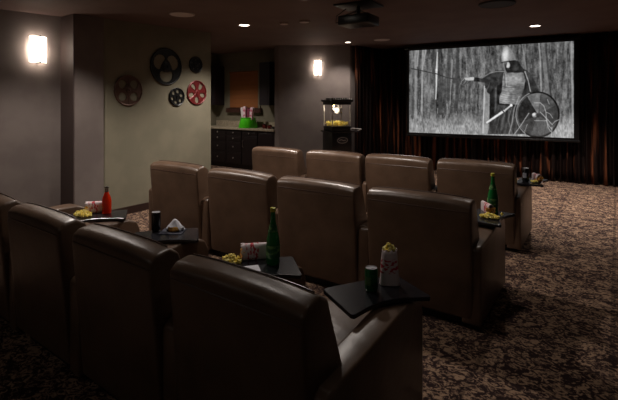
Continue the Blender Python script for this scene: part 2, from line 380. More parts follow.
    rim = [(cx+rx*.96*math.cos(a), cy+ry*.97*math.sin(a)) for a in np.linspace(4.5, 7.1, 22)]; stroke(rim, 1.4, 24, .9)
    ell(534.2, 114.8, 2.5, 2.4, 150); ell(533.6, 114.2, 1.5, 1.4, 225, 1, .5); ell(537.5, 115, 2, 2, 44, .7, .4)
    for pts, w in [([(534, 102.5), (540, 102.5), (543.6, 106), (545.6, 112), (545.8, 118), (547.5, 124), (551.4, 129)], .8), ([(540, 112), (545, 117), (552, 124.5)], .8), ([(546, 112), (549.6, 113.5), (552.4, 118)], .6), ([(552, 124), (555, 121), (558.6, 119.6)], .8),
                   ([(546, 120), (548, 128), (551, 132)], .7), ([(547, 99), (549, 104)], .6), ([(528.5, 113), (520, 126), (514, 134)], .8), ([(524, 132), (527, 124)], .5), ([(534, 120.5), (547, 120.5)], .6), ([(551.5, 127), (551.5, 135)], .7)]:
        stroke(pts, w, 178, .85)
    stroke([(519, 96), (514, 108), (511.5, 124), (508.5, 134)], .9, 160, .8); stroke([(511, 108), (508, 120), (512, 134)], .8, 125, .7); stroke([(521, 95), (517, 104), (514.5, 118)], .7, 120, .7)
    img = img+9*(vnoise(.8, .8, 50)-.5)*2+12*(vnoise(3, 3, 51)-.5)*2; img = (img+np.roll(img, 1, 0)+np.roll(img, -1, 0)+np.roll(img, 1, 1)+np.roll(img, -1, 1))/5
    return np.clip(img, 12, 250), x0, y0, SS
def build_screen():
    root = thing('projection_screen', 'large screen showing a black and white film of a helmeted man with shield', 'projection screen', (TL+TR_)/2+Vector((0, 0, ZB-TL.z)))
    org = Vector(root.location); A = TL-org; B = TR_-org; e = (B-A); e.z = 0; nrm = Vector((e.y, -e.x, 0)).normalized()   # towards the seats
    img, x0, y0, SS = draw_picture()
    # the film frame: width 0..1, height 0..1 of the screen mapped onto the drawing
    NU, NV = 400, 234
    u = np.linspace(0, 1, NU); v = np.linspace(0, 1, NV); U, V = np.meshgrid(u, v)
    q = np.array([[409, 50.9], [573.6, 40.9], [573.6, 138], [409, 132.3]], float)
    src = np.array([[0, 0], [1, 0], [1, 1], [0, 1]], float); Am = []
    for (a, c_), (x, y) in zip(src, q): Am += [[a, c_, 1, 0, 0, 0, -a*x, -c_*x, x], [0, 0, 0, a, c_, 1, -a*y, -c_*y, y]]
    Am = np.array(Am); hcf = np.linalg.solve(Am[:, :8], Am[:, 8]); dn = hcf[6]*U+hcf[7]*V+1
    px = (hcf[0]*U+hcf[1]*V+hcf[2])/dn; py = (hcf[3]*U+hcf[4]*V+hcf[5])/dn
    g = img[np.clip(((py-y0)*SS).astype(int), 0, img.shape[0]-1), np.clip(((px-x0)*SS).astype(int), 0, img.shape[1]-1)]
    g = (g/255.)**2.2
    ox, oy, oz = A+nrm*.012
    co = np.zeros((NV, NU, 3)); co[..., 0] = ox+U*e.x; co[..., 1] = oy+U*e.y; co[..., 2] = oz+V*(ZB-TL.z)
    idx = np.arange(NU*NV).reshape(NV, NU); fc = np.stack([idx[:-1, :-1], idx[1:, :-1], idx[1:, 1:], idx[:-1, 1:]], -1).reshape(-1, 4)
    me = bpy.data.meshes.new('picture'); me.vertices.add(NU*NV); me.vertices.foreach_set('co', co.ravel())
    nf = len(fc); me.loops.add(nf*4); me.loops.foreach_set('vertex_index', fc.ravel()); me.polygons.add(nf)
    me.polygons.foreach_set('loop_start', np.arange(nf)*4); me.polygons.foreach_set('loop_total', np.full(nf, 4)); me.update(calc_edges=True)
    at = me.color_attributes.new('film', 'FLOAT_COLOR', 'POINT'); col = np.ones((NU*NV, 4)); col[:, :3] = g.reshape(-1, 1); at.data.foreach_set('color', col.ravel())
    m = mat('film_picture', (0.02, 0.02, 0.02, 1), .9, spec=0.05); nt = m.node_tree; a = nt.nodes.new('ShaderNodeVertexColor'); a.layer_name = 'film'
    nt.links.new(a.outputs[0], nt.nodes['Principled BSDF'].inputs['Emission Color']); nt.nodes['Principled BSDF'].inputs['Emission Strength'].default_value = 1.0
    me.materials.append(m); o = bpy.data.objects.new('picture', me); C.objects.link(o); o.parent = root
    ang = math.atan2(e.y, e.x); W = e.length; H = TL.z-ZB
    def local(bm): bmesh.ops.transform(bm, matrix=Matrix.Rotation(ang, 4, 'Z'), verts=bm.verts); return bm
    obj('screen_fabric', local(bx(-W/2-.07, W/2+.09, .0, .008, -.06, H+.04)), M_black, root)
    obj('housing', local(bx(-W/2-.1, W/2+.12, -.04, .06, H+.02, H+.085, .01)), M_black, root)
    obj('weight_bar', local(bx(-W/2-.09, W/2+.11, -.02, .03, -.09, -.045, .008)), M_black, root)
build_screen()

# ------------------------------------------------------------------ recliners
def make_tray(parent, loc, rotz):
    """swivel tray with one hollowed long side"""
    L, W = .46, .31; b = NB(); pts = []
    def corner(cx, cy, a0, r=.025):
        for k in range(5): a = a0+k*PI/8; pts.append((cx+r*math.cos(a), cy+r*math.sin(a)))
    corner(-W/2+.025, L/2-.025, PI/2); corner(-W/2+.025, -L/2+.025, PI)
    corner(W/2-.018, -L/2+.018, 1.5*PI, .018)
    for k in range(1, 12): t = k/12; pts.append((W/2-.055*math.sin(PI*t), -L/2+.02+(L-.04)*t))
    corner(W/2-.018, L/2-.018, 0, .018)
    a = [b.verts.new((x, y, -.022)) for x, y in pts]; c = [b.verts.new((x, y, 0)) for x, y in pts]; n = len(pts)
    for i in range(n): b.faces.new((a[i], a[(i+1) % n], c[(i+1) % n], c[i]))
    b.faces.new(a[::-1]); b.faces.new(c); bmesh.ops.recalc_face_normals(b, faces=b.faces)
    o = obj('tray_table', b, M_tray, parent, sm=False); o.location = loc; o.rotation_euler[2] = rotz
    md = o.modifiers.new('b', 'BEVEL'); md.width = .004; md.segments = 2; md.limit_method = 'ANGLE'
    o['label'] = 'black swivel tray with a hollowed edge'
    return o
def arm_bm(x0, x1):
    b = NB(); prof = [(.0, .04), (-.005, .585), (.03, .61), (.35, .625), (.62, .65), (.80, .65), (.90, .62), (.93, .55), (.93, .04)]
    prism_x(b, prof, x0, x1, bev=.015, seg=3); return b
def make_recliner(W, gap, label, group, arms='R', end=False, up=0.0):
    t = thing('theater_recliner', label, 'recliner', group=group); h = W/2; e = .004
    # seat back: upright rear face, raked front
    prof = [(.0, .07), (-.062, .84), (-.060, .905+up), (-.03, .938+up), (.05, .950+up), (.10, .918+up), (.145, .78), (.23, .55), (.30, .42), (.28, .12)]
    for nm, cut in (('backrest', 1), ('head_cushion', -1)):
        b = NB(); prism_x(b, prof, -h, h, bev=.017, seg=3, nx=14, crown=.014, zc=.865)
        bmesh.ops.bisect_plane(b, geom=b.verts[:]+b.edges[:]+b.faces[:], plane_co=(0, 0, .862), plane_no=(0, 0, cut), clear_outer=True)
        bmesh.ops.holes_fill(b, edges=[q for q in b.edges if len(q.link_faces) == 1])
        obj(nm, b, M_leather, t)
    b = NB(); tube(b, [(-h+.02, -.0605, .862), (-h*.5, -.0615, .862), (0, -.0615, .862), (h*.5, -.0615, .862), (h-.02, -.0605, .862)], .004, 6); obj('piping', b, M_piping, t)
    b = NB(); pp = []
    for k in range(15):
        x = -h+.035+(2*h-.07)*k/14; pp.append((x, .052, .9505+up-.014*abs(x/h)**3))
    tube(b, pp, .004, 6); obj('piping', b, M_piping, t)
    b = NB(); prism_x(b, [(.26, .28), (.27, .47), (.45, .485), (.85, .50), (.93, .46), (.94, .30)], -h+.06, h-(.075 if end else .03), bev=.03, seg=3); obj('seat_cushion', b, M_leather, t)
    b = NB(); prism_x(b, [(.86, .07), (.87, .30), (.945, .30), (.95, .10)], -h+.065, h-(.08 if end else .035), bev=.02, seg=3); obj('footrest', b, M_leather, t)
    obj('base', bx(-h+.08, h-.08, .05, .86, .0, .28, .01), M_foot, t)
    aw = .075; pad = [(.29, .30), (.29, .615), (.5, .635), (.68, .652), (.82, .650), (.90, .62), (.935, .55), (.935, .08), (.3, .08)]
    c = h-.01 if end else h+gap/2
    if end:
        obj('armrest', arm_bm(c-aw, c+aw-.01), M_leather, t)
    else:
        b = arm_bm(h+.002, h+gap-.002); prism_x(b, pad, h-.025, h+gap+.055, bev=.02, seg=3); obj('armrest', b, M_leather, t)
    if 'L' in arms:
        b = arm_bm(-h-gap+.002, -h-.002); prism_x(b, pad, -h-gap+.002, -h+.055, bev=.02, seg=3); obj('armrest', b, M_leather, t)
    return t
TRAYZ = .68
def add_tray(rec, X, Y, rz, recloc, recrot):
    # position given in the room, converted to the recliner's own frame
    dx, dy = X-recloc[0], Y-recloc[1]; c, s = math.cos(-recrot), math.sin(-recrot)
    tr = make_tray(rec, (c*dx-s*dy, s*dx+c*dy, TRAYZ), rz-recrot)
    b = NB(); lathe(b, [(0, -.04), (.035, -.04), (.035, -.026), (.02, -.024), (0, -.024)], 16); p = obj('swivel_mount', b, M_blackm, tr)
    return tr
rows = {
 3: dict(up=0, W=.755, gap=.12, rot=0, pos=[(-3.915, 1.25), (-3.04, 1.255), (-2.142, 1.26), (-1.262, 1.265)]),
 2: dict(up=.005, W=.825, gap=.11, rot=math.radians(1.4), pos=[(-4.10, 3.12), (-3.122, 3.143), (-2.186, 3.166), (-1.252, 3.19)]),
 1: dict(up=.03, W=.845, gap=.07, rot=math.radians(1.5), pos=[(-4.077, 4.855), (-3.128, 4.943), (-2.239, 5.025), (-1.325, 5.11)]),
}
names = {3: 'back', 2: 'middle', 1: 'front'}
lab = {
 (3, 0): 'brown leather recliner in the back row nearest the left wall, only its right edge in view',
 (3, 1): 'brown leather recliner in the back row whose tray holds the orange bottle',
 (3, 2): 'brown leather recliner in the back row whose right tray holds a wrapped snack',
 (3, 3): 'largest nearest brown leather recliner, at the aisle end of the back row',
 (2, 0): 'brown leather recliner in the middle row closest to the film reels',
 (2, 1): 'brown leather recliner in the middle row, second from the left wall',
 (2, 2): 'brown leather recliner in the middle row, third from the left wall',
 (2, 3): 'brown leather recliner at the aisle end of the middle row beside a green bottle tray',
 (1, 0): 'tan-lit leather recliner in the front row nearest the bar cabinets',
 (1, 1): 'tan-lit leather recliner in the front row below the popcorn machine',
 (1, 2): 'leather recliner in the front row below the left part of the screen',
 (1, 3): 'leather recliner at the aisle end of the front row beside a black can tray'}
lab[(3, 1)] = 'second brown leather recliner from the left in the back row, orange bottle on its right tray'
trays = {(3, 0): (-3.60, 1.93, -35), (3, 1): (-2.66, 1.93, -40), (3, 2): (-1.70, 1.87, -42), (3, 3): (-1.0, 1.98, -30), (2, 3): (-.885, 3.865, -3), (1, 3): (-.85, 5.88, 0)}
lab[(3, 0)] = 'leftmost brown leather recliner of the back row, cut by the left photo edge'
lab[(3, 1)] = 'second brown leather recliner from the left in the back row, snack tray on its right'
lab[(3, 2)] = 'back row brown leather recliner with a tall green bottle on its right tray'
for r, d in rows.items():
    W, gap, rot = d['W'], d['gap'], d['rot']
    g = 'recliners of the %s row' % names[r]
    made = []
    first = make_recliner(W, gap, lab[(r, 0)], g, 'LR', up=d['up']); mid = make_recliner(W, gap, lab[(r, 1)], g, up=d['up']); last = make_recliner(W, gap, lab[(r, 3)], g, end=True, up=d['up'])
    for i, (x, y) in enumerate(d['pos']):
        if i == 0: o = first
        elif i == 1: o = mid
        elif i == 2: o = dup(mid, (0, 0, 0), 0, lab[(r, 2)])
        else: o = last
        o.location = (x, y, 0); o.rotation_euler[2] = rot; made.append(o)
    for i, o in enumerate(made):
        if (r, i) in trays:
            X, Y, a = trays[(r, i)]; add_tray(o, X, Y, math.radians(a), d['pos'][i], rot)

# ------------------------------------------------------------------ drinks and snacks
M_gglass = mat('green_glass', rgb(24, 130, 60), 0.08, trans=0.25, spec=0.6)
M_glabel = noise_mat('bottle_label', rgb(24, 96, 48), rgb(120, 168, 96), 30, rough=.45, lo=.5, hi=.62)
M_cap = mat('yellow_green_cap', rgb(196, 190, 60), .35)
M_orange = mat('orange_soda', rgb(235, 52, 18), .12, trans=.1)
M_clear = mat('clear_glass', rgb(160, 140, 130), .06, trans=.85)
M_canlid = mat('aluminium', rgb(205, 205, 210), .35, metal=.35)
M_cang = noise_mat('green_can_print', rgb(16, 84, 44), rgb(30, 120, 62), 40, rough=.3, metal=.3)
M_canb = mat('black_can_print', rgb(16, 14, 18), .25, metal=.2)
M_grey = mat('grey_print', rgb(150, 150, 158), .35)
M_redp = mat('red_print', rgb(196, 40, 46), .5)
M_paper = noise_mat('white_paper', rgb(196, 182, 184), rgb(214, 204, 204), 18, rough=.75)
M_corn = noise_mat('popcorn', rgb(236, 206, 66), rgb(250, 240, 160), 60, rough=.8, lo=.42, hi=.6)
M_corn2 = noise_mat('caramel_popcorn', rgb(190, 120, 40), rgb(226, 178, 90), 60, rough=.7)
M_napkin = mat('white_napkin', rgb(205, 205, 212), .8)
M_navy = mat('navy_napkin', rgb(24, 26, 46), .7)
ZT = TRAYZ+.0015
def bottle(x, y, h, r, label, glass, capm, lm=None, name='glass_bottle', z=ZT):
    t = thing(name, label, 'bottle', (x, y, z)); k = h/.33
    b = NB(); lathe(b, [(0, 0), (r*.9, 0), (r, .01*k), (r, .12*k), (r*.93, .15*k), (r*.62, .20*k), (r*.40, .245*k), (r*.33, .29*k), (r*.33, .315*k), (0, .315*k)], 24); obj('body', b, glass, t)
    b = NB(); lathe(b, [(0, .307*k), (r*.40, .307*k), (r*.42, .312*k), (r*.40, .33*k), (0, .332*k)], 18); obj('cap', b, capm, t)
    if lm:
        b = NB(); lathe(b, [(r+.001, .04*k), (r+.0016, .042*k), (r+.0016, .112*k), (r+.001, .114*k)], 24); obj('label_band', b, lm, t)
        b = NB(); lathe(b, [(r*.72, .192*k), (r*.66, .2*k), (r*.47, .235*k)], 24); obj('neck_label', b, lm, t)
    return t
bottle(-1.678, 1.972, .335, .041, 'tall green glass bottle with yellow cap on a back row tray', M_gglass, M_cap, M_glabel)
bottle(-.896, 4.055, .335, .045, 'green glass bottle with yellow cap on the middle row end tray', M_gglass, M_cap, M_glabel)
t = thing('soda_bottle', 'orange-red soda bottle with clear neck on the farthest back row tray', 'bottle', (-3.615, 2.02, ZT))
b = NB(); lathe(b, [(0, 0), (.035, 0), (.038, .01), (.038, .11), (.033, .14), (.020, .17), (.015, .185), (0, .185)], 24); obj('body', b, M_orange, t)
b = NB(); lathe(b, [(.0155, .184), (.0145, .20), (.0145, .222), (0, .222)], 18); obj('neck', b, M_clear, t)
b = NB(); lathe(b, [(0, .219), (.017, .219), (.017, .232), (0, .233)], 18); obj('cap', b, M_metal, t)
def can(x, y, h, r, label, body, band, z=ZT):
    t = thing('drink_can', label, 'can', (x, y, z))
    b = NB(); lathe(b, [(0, .004), (r*.72, 0), (r*.8, .002), (r, .012), (r, h-.014), (r*.86, h-.003)], 24); obj('body', b, body, t)
    b = NB(); lathe(b, [(r*.86, h-.004), (r*.88, h), (r*.82, h), (r*.78, h-.004), (0, h-.004)], 24); box(b, -.006, .012, -.006, .006, h-.003, h-.001, .001); obj('lid', b, M_canlid, t)
    if band:
        b = NB(); a0 = -2.4; n = 10; prev = None                                   # a printed patch on the side facing the aisle and camera
        for i in range(n+1):
            a = a0+i*.12; u = (b.verts.new(((r+.0008)*math.cos(a), (r+.0008)*math.sin(a), h*.3)), b.verts.new(((r+.0008)*math.cos(a), (r+.0008)*math.sin(a), h*.66)))
            if prev: b.faces.new((prev[0], u[0], u[1], prev[1]))
            prev = u
        obj('print', b, band, t)
    return t
can(-1.027, 1.985, .118, .0335, 'green soda can standing next to the upright popcorn bag', M_cang, mat('pale_green_print', rgb(80, 120, 70), .4))
can(-2.811, 1.954, .145, .034, 'tall black can beside the white wrapped snack', M_canb, None)
can(-.905, 5.80, .165, .04, 'black can with grey print on the front row end tray', M_canb, M_grey)
def blob(b, c, r, seed):
    b2 = NB(); bmesh.ops.create_icosphere(b2, subdivisions=2, radius=r); rr = random.Random(seed); ph = [rr.random()*6 for _ in range(6)]
    for v in b2.verts:
        p = v.co.normalized(); v.co *= 1+.28*math.sin(5*p.x+ph[0])*math.sin(5*p.y+ph[1])+.22*math.sin(7*p.z+ph[2])
    join(b, b2, Matrix.Translation(c))
def corn_pile(x, y, n, rx, ry, hz, label, rot=0, z=ZT, m=M_corn, s=.0105):
    b = NB(); rr = random.Random(int(abs(x*1000)))
    for i in range(n):
        a = rr.random()*2*PI; q = math.sqrt(rr.random()); X = q*rx*math.cos(a); Y = q*ry*math.sin(a)
        zz = s*1.0+rr.random()*max(0, hz*(1-q)); r = s*(.8+.5*rr.random()); blob(b, (X*math.cos(rot)-Y*math.sin(rot), X*math.sin(rot)+Y*math.cos(rot), max(zz, r*1.25)), r, i)
    o = obj('popcorn_spill', b, m, loc=(x, y, z)); tag(o, label, 'popcorn', kind='stuff'); return o
def bag_bm(L, w0, w1, d0, d1):
    """paper bag standing along +Z: rounded rectangle sections, open crinkled mouth"""
    b = NB(); rings = []; n = 32
    for k, t in enumerate([0, .02, .15, .3, .45, .6, .75, .9, 1.0]):
        w = w0+(w1-w0)*t; d = d0+(d1-d0)*t; ring = []
        for i in range(n):
            a = 2*PI*i/n; c, s = math.cos(a), math.sin(a); p = 3.2-t; ex = abs(c)**(2/p)*(1 if c > 0 else -1); ey = abs(s)**(2/p)*(1 if s > 0 else -1)
            q = 1+.02*math.sin(5*a+9*t)+(.03*math.sin(9*a+1) if t > .9 else 0)
            ring.append(b.verts.new((w/2*ex*q, d/2*ey*q, L*t+(.006*math.sin(8*a) if t == 1 else 0))))
        rings.append(ring)
    for a, c in zip(rings, rings[1:]):
        for i in range(n): b.faces.new((a[i], a[(i+1) % n], c[(i+1) % n], c[i]))
    b.faces.new(rings[0][::-1])
    return b
def stripe_paper():
    m = mat('striped_bag_paper', rgb(220, 205, 206), .75); nt = m.node_tree; bs = nt.nodes['Principled BSDF']; L = nt.links.new; N = nt.nodes.new
    tc = N('ShaderNodeTexCoord'); mp = N('ShaderNodeMapping'); mp.inputs['Scale'].default_value = (34, 34, 60)
    n = N('ShaderNodeTexNoise'); n.inputs['Scale'].default_value = 1.0; n.inputs['Detail'].default_value = 1
    sp = N('ShaderNodeSeparateXYZ'); L(tc.outputs['Object'], sp.inputs[0])
    r = N('ShaderNodeValToRGB'); r.color_ramp.elements[0].position = .50; r.color_ramp.elements[0].color = rgb(222, 206, 208); r.color_ramp.elements[1].position = .56; r.color_ramp.elements[1].color = rgb(190, 44, 60)
    L(tc.outputs['Object'], mp.inputs[0]); L(mp.outputs[0], n.inputs['Vector']); L(n.outputs['Fac'], r.inputs[0])
    # printed red marks only in a band across the middle of the bag
    g = N('ShaderNodeMath'); g.operation = 'SUBTRACT'; L(sp.outputs['Z'], g.inputs[0]); g.inputs[1].default_value = .105
    a = N('ShaderNodeMath'); a.operation = 'ABSOLUTE'; L(g.outputs[0], a.inputs[0])
    lt = N('ShaderNodeMath'); lt.operation = 'LESS_THAN'; L(a.outputs[0], lt.inputs[0]); lt.inputs[1].default_value = .04
    mx = N('ShaderNodeMixRGB'); L(lt.outputs[0], mx.inputs[0]); mx.inputs[1].default_value = rgb(222, 206, 208); L(r.outputs[0], mx.inputs[2]); L(mx.outputs[0], bs.inputs['Base Color'])
    md = bpy.data.materials
    return m
M_bag = stripe_paper()
# standing bag
t = thing('popcorn_bag', 'upright white popcorn bag with red print and yellow popcorn on top', 'popcorn bag', (-.985, 2.11, ZT), math.radians(30))
o = obj('bag', bag_bm(.185, .105, .078, .06, .07), M_bag, t); md = o.modifiers.new('t', 'SOLIDIFY'); md.thickness = .001
b = NB(); rr = random.Random(1)
for i in range(44):
    a = rr.random()*2*PI; q = math.sqrt(rr.random()); blob(b, (q*.028*math.cos(a), q*.024*math.sin(a), .178+.032*(1-q*q)*rr.random()+.006), .0095, i)
o = obj('popcorn', b, M_corn); o.location = (-.985, 2.11, ZT); tag(o, 'yellow popcorn heaped in the mouth of the upright bag', 'popcorn', kind='stuff')
# lying bags: bag axis along direction a (mouth end), lying flat
def lying_bag(x, y, ang, label, L=.17, w=.10, d=.055, z=ZT, tilt=0):
    t = thing('popcorn_bag', label, 'popcorn bag', (x, y, z), ang)
    b = bag_bm(L, w, w*1.05, d*.55, d)
    M = Matrix.Translation((-L/2, 0, d/2+.002)) @ Matrix.Rotation(PI/2, 4, 'Y')
    o = obj('bag', b, M_bag, t); o.matrix_local = M; md = o.modifiers.new('t', 'SOLIDIFY'); md.thickness = .001
    # popcorn showing in the mouth
    b = NB(); rr = random.Random(int(abs(x*100)))
    for i in range(26): blob(b, (L/2-.02+.02*rr.random(), (rr.random()-.5)*w*.7, .014+rr.random()*d*.6), .0095, i)
    o = obj('popcorn', b, M_corn2); o.location = (x, y, z); o.rotation_euler[2] = ang
    tag(o, label.split(' ')[0]+' popcorn showing in the mouth of the bag '+label.split('|')[0][len(label.split(' ')[0])+1:] if False else 'caramel popcorn in the mouth of the '+label, 'popcorn', kind='stuff')
    return t
lying_bag(-1.825, 1.975, math.radians(226), 'lying bag left of the tall green bottle', d=.08, L=.17)
corn_pile(-1.895, 1.845, 52, .06, .04, .05, 'yellow popcorn spilled left of the tall green bottle on the back row tray')
lying_bag(-.935, 4.0, math.radians(-52), 'lying bag in front of the middle row green bottle', L=.17)
corn_pile(-.862, 3.80, 60, .075, .05, .03, 'yellow popcorn spilled on the middle row end tray')
b = NB(); blob(b, (0, 0, .015), .012, 3); o = obj('popcorn_piece', b, M_corn, loc=(-.794, 3.925, ZT)); tag(o, 'single stray popcorn piece right of the spill on the middle row tray', 'popcorn')
lying_bag(-3.72, 1.985, math.radians(232), 'lying bag left of the orange bottle', L=.17, d=.085)
corn_pile(-3.70, 1.86, 62, .095, .06, .04, 'yellow popcorn spilled below the orange bottle')
lying_bag(-.80, 5.90, math.radians(-60), 'lying bag behind the black can of the front row', L=.18, d=.075)
corn_pile(-.80, 5.775, 20, .04, .03, .02, 'yellow popcorn spilled right of the black can on the front row tray')
# napkins
b = bx(-.05, .05, -.05, .05, 0, .002); o = obj('paper_napkin', b, M_napkin, sm=False, loc=(-1.725, 1.83, ZT), rotz=.9); tag(o, 'white paper napkin under the tall green bottle tray edge near the armrest', 'napkin')
b = bx(-.085, .085, -.07, .07, 0, .003); o = obj('paper_napkin', b, M_navy, sm=False, loc=(-2.70, 2.02, ZT), rotz=.6); tag(o, 'dark navy napkin beneath the wrapped snack', 'napkin')
# wrapped snack: pastry in crumpled white tissue
t = thing('wrapped_snack', 'small pastry in crumpled white tissue beside the tall black can', 'snack', (-2.70, 2.035, ZT+.004), .6)
b = NB(); lathe(b, [(0, 0), (.035, 0), (.042, .012), (.038, .03), (.02, .042), (0, .044)], 18, M=Matrix.Scale(1.15, 4, (1, 0, 0))); obj('pastry', b, M_corn2, t)
b = NB(); lathe(b, [(.066, .004), (.062, .022), (.05, .035), (.032, .055), (.014, .078), (0, .085)], 16)
for v in b.verts:
    a = math.atan2(v.co.y, v.co.x); v.co.x *= 1+.16*math.sin(5*a+v.co.z*60); v.co.y *= 1+.16*math.cos(4*a+v.co.z*50)
    v.co.y += .012
ds = [f for f in b.faces if f.calc_center_median().y < -.022 and f.calc_center_median().z < .03]; bmesh.ops.delete(b, geom=ds, context='FACES')
o = obj('tissue', b, M_napkin, t, sm=False); md = o.modifiers.new('t', 'SOLIDIFY'); md.thickness = .001

# ------------------------------------------------------------------ lamps
M_glow = mat('sconce_glass_lit', (1, 1, 1, 1), .4, emit=(1, .86, .70, 1), estr=9)
M_lampw = mat('lamp_lit', (1, 1, 1, 1), .4, emit=(1, .9, .76, 1), estr=9)
M_trim = mat('lamp_trim', rgb(150, 134, 126), .5)
M_grille = noise_mat('speaker_grille', rgb(205, 190, 184), rgb(185, 170, 165), 200, rough=.7)
M_dgrille = noise_mat('dark_grille', rgb(20, 17, 17), rgb(36, 30, 29), 200, rough=.7)
def sconce(x, y, z, ang, label, w=.10):
    """glass shade bowed out from the wall; local +Y points into the room"""
    t = thing('wall_sconce', label, 'wall lamp', (x, y, z), ang, 'wall sconces'); b = NB(); h = .165; prev = None; n = 12
    for i in range(n+1):
        u = -1+2*i/n; X = w*u; Y = .045+.07*(1-u*u)
        cur = [b.verts.new(p) for p in ((X, Y, -h), (X, Y, h), (X, Y-.006, h), (X, Y-.006, -h))]
        if prev:
            for k in range(4): b.faces.new((prev[k], cur[k], cur[(k+1) % 4], prev[(k+1) % 4]))
        else: b.faces.new(cur)
        prev = cur
    b.faces.new(prev); bmesh.ops.recalc_face_normals(b, faces=b.faces); obj('glass_shade', b, M_glow, t)
    obj('back_plate', bx(-.06, .06, .0, .018, -.10, .10, .005), M_metal, t)
    for s in (-1, 1):
        b = NB(); box(b, -.012, .012, .0, .112, s*(h+.006)-.005, s*(h+.006)+.005, .002); lathe(b, [(0, -.012), (.011, -.012), (.011, .012), (0, .012)], 12, 0, .108, s*(h+.002)); obj('bracket', b, M_blackm, t)
    l = bpy.data.lights.new('sconce_bulb', 'POINT'); l.energy = 4; l.color = (1, .87, .78); l.shadow_soft_size = .03
    lo = bpy.data.objects.new('bulb_light', l); C.objects.link(lo); lo.parent = t; lo.location = (0, .045, 0)
sconce(XA, 2.49, 2.33, -PI/2, 'lit white wall sconce at the upper left of the photo')
sconce(-5.66, 8.24, 2.44, -3*PI/4, 'lit white wall sconce on the angled wall above the popcorn machine', w=.078)
def downlight(x, y, label, energy, size=.105, cone=130, blend=.6, col=(1, .86, .70), lit=True):
    z = ceil_z(y); t = thing('ceiling_downlight', label, 'ceiling lamp', (x, y, z), 0, 'recessed ceiling lamps')
    b = NB(); lathe(b, [(size*.78, .01), (size*.78, -.012), (size, -.010), (size*1.0, .004)], 28); obj('trim_ring', b, M_trim, t)
    b = NB(); lathe(b, [(0, -.009), (size*.5, -.0075), (size*.78, -.004), (size*.78, .004), (0, .004)], 28); obj('lamp', b, M_lampw, t)
    l = bpy.data.lights.new('downlight', 'SPOT'); l.energy = energy; l.color = col; l.spot_size = math.radians(cone); l.spot_blend = blend; l.shadow_soft_size = .06
    lo = bpy.data.objects.new('lamp_light', l); C.objects.link(lo); lo.parent = t; lo.location = (0, 0, -.03)
WC = (1, .9, .82)
downlight(-4.8, 4.94, 'lit recessed ceiling lamp above the film reels', 230, cone=124, blend=.75, col=WC)
downlight(-4.8, 8.17, 'lit recessed ceiling lamp left of the screen near the second sconce', 110, size=.08, cone=120, col=WC)
downlight(-1.15, 8.31, 'lit recessed ceiling lamp in front of the screen at the right', 430, cone=104, col=WC)
downlight(-7.9, 6.5, 'lit recessed ceiling lamp over the bar counter', 120, cone=130, col=WC)
downlight(.75, 8.31, 'unseen ceiling lamp added beyond the right edge of the photo', 130, cone=112, col=WC)  # out of view, added as extra light on the front right
downlight(-4.7, 2.3, 'unseen ceiling lamp added over the back row by the left wall', 145, cone=126, blend=.5, col=WC)  # out of view, added for highlights on the back row tops
downlight(-2.9, 3.95, 'lit recessed ceiling lamp over the middle of the seats', 170, cone=140, blend=.8, col=WC)
downlight(-1.15, 4.94, 'unseen ceiling lamp added over the aisle end of the front two rows', 36, cone=112, blend=.7, col=WC)  # unseen spot of the lamp grid, added to brighten the end tray and seats
downlight(-2.4, 2.2, 'unseen ceiling lamp added over the back row trays', 25, cone=140, blend=.8, col=WC)  # added above the frame to brighten the snacks
downlight(-.4, 1.65, 'unseen fill lamp added over the aisle beside the back row', 2, cone=150, blend=.8, col=WC)  # faint fill light, added out of view
downlight(-4.0, -1.4, 'unseen fill lamp added behind the back row on the left', 9, cone=160, blend=.8, col=WC)  # fill added behind the camera for the rear seat faces
downlight(-1.15, -1.4, 'unseen fill lamp added behind the back row on the right', 8, cone=160, blend=.8, col=WC)  # second fill behind the camera, also added
def disc(name, x, y, r, m, label, cat, dz=.012):
    z = ceil_z(y); t = thing(name, label, cat, (x, y, z)); b = NB(); lathe(b, [(0, -dz), (r*.9, -dz), (r*.9, 0.002), (0, .002)], 32); obj('grille', b, m, t)
    b = NB(); lathe(b, [(r*.9, -dz*.9), (r*.95, -dz*1.15), (r, -dz*.7), (r, .002), (r*.9, .002)], 32); obj('trim_ring', b, M_trim if m is M_grille else m, t)
disc('ceiling_speaker', -4.77, 3.72, .17, M_grille, 'pale round speaker in the ceiling above the film reels', 'ceiling speaker')
disc('ceiling_speaker', -4.04, 8.28, .17, M_grille, 'pale round speaker in the ceiling left of the screen', 'ceiling speaker')
disc('ceiling_vent', -1.23, 5.79, .22, M_dgrille, 'dark round vent in the ceiling at the top right', 'vent', .02)
disc('smoke_detector', -3.87, 5.28, .08, M_grille, 'small round detector on the ceiling, the nearer of two by the projector', 'smoke detector', .02)
disc('smoke_detector', -4.22, 5.22, .07, M_grille, 'small round detector on the ceiling, the left of two by the projector', 'smoke detector', .02)
# projector
t = thing('ceiling_projector', 'dark projector hanging from the ceiling at the top of the photo', 'projector', (-2.62, 4.72, 2.60), math.radians(3))
obj('body', bx(-.21, .21, -.17, .17, 0, .12, .02, 3), M_black, t)
obj('ceiling_plate', bx(-.25, .25, -.2, .2, ceil_z(4.72)-2.60-.006-.02, ceil_z(4.72)-2.60-.006, .004), M_blackm, t)
b = NB(); lathe(b, [(0, 0), (.022, 0), (.022, .14), (0, .14)], 16, cz=.118); obj('mount_pole', b, M_blackm, t)
b = NB(); tube(b, [(-.16, -.12, .12), (-.05, -.03, .17), (0, 0, .2)], .008, 6); tube(b, [(.16, -.12, .12), (.05, -.03, .17), (0, 0, .2)], .008, 6); tube(b, [(-.16, .12, .12), (-.05, .03, .17), (0, 0, .2)], .008, 6); tube(b, [(.16, .12, .12), (.05, .03, .17), (0, 0, .2)], .008, 6); obj('mount_bracket', b, M_metal, t)
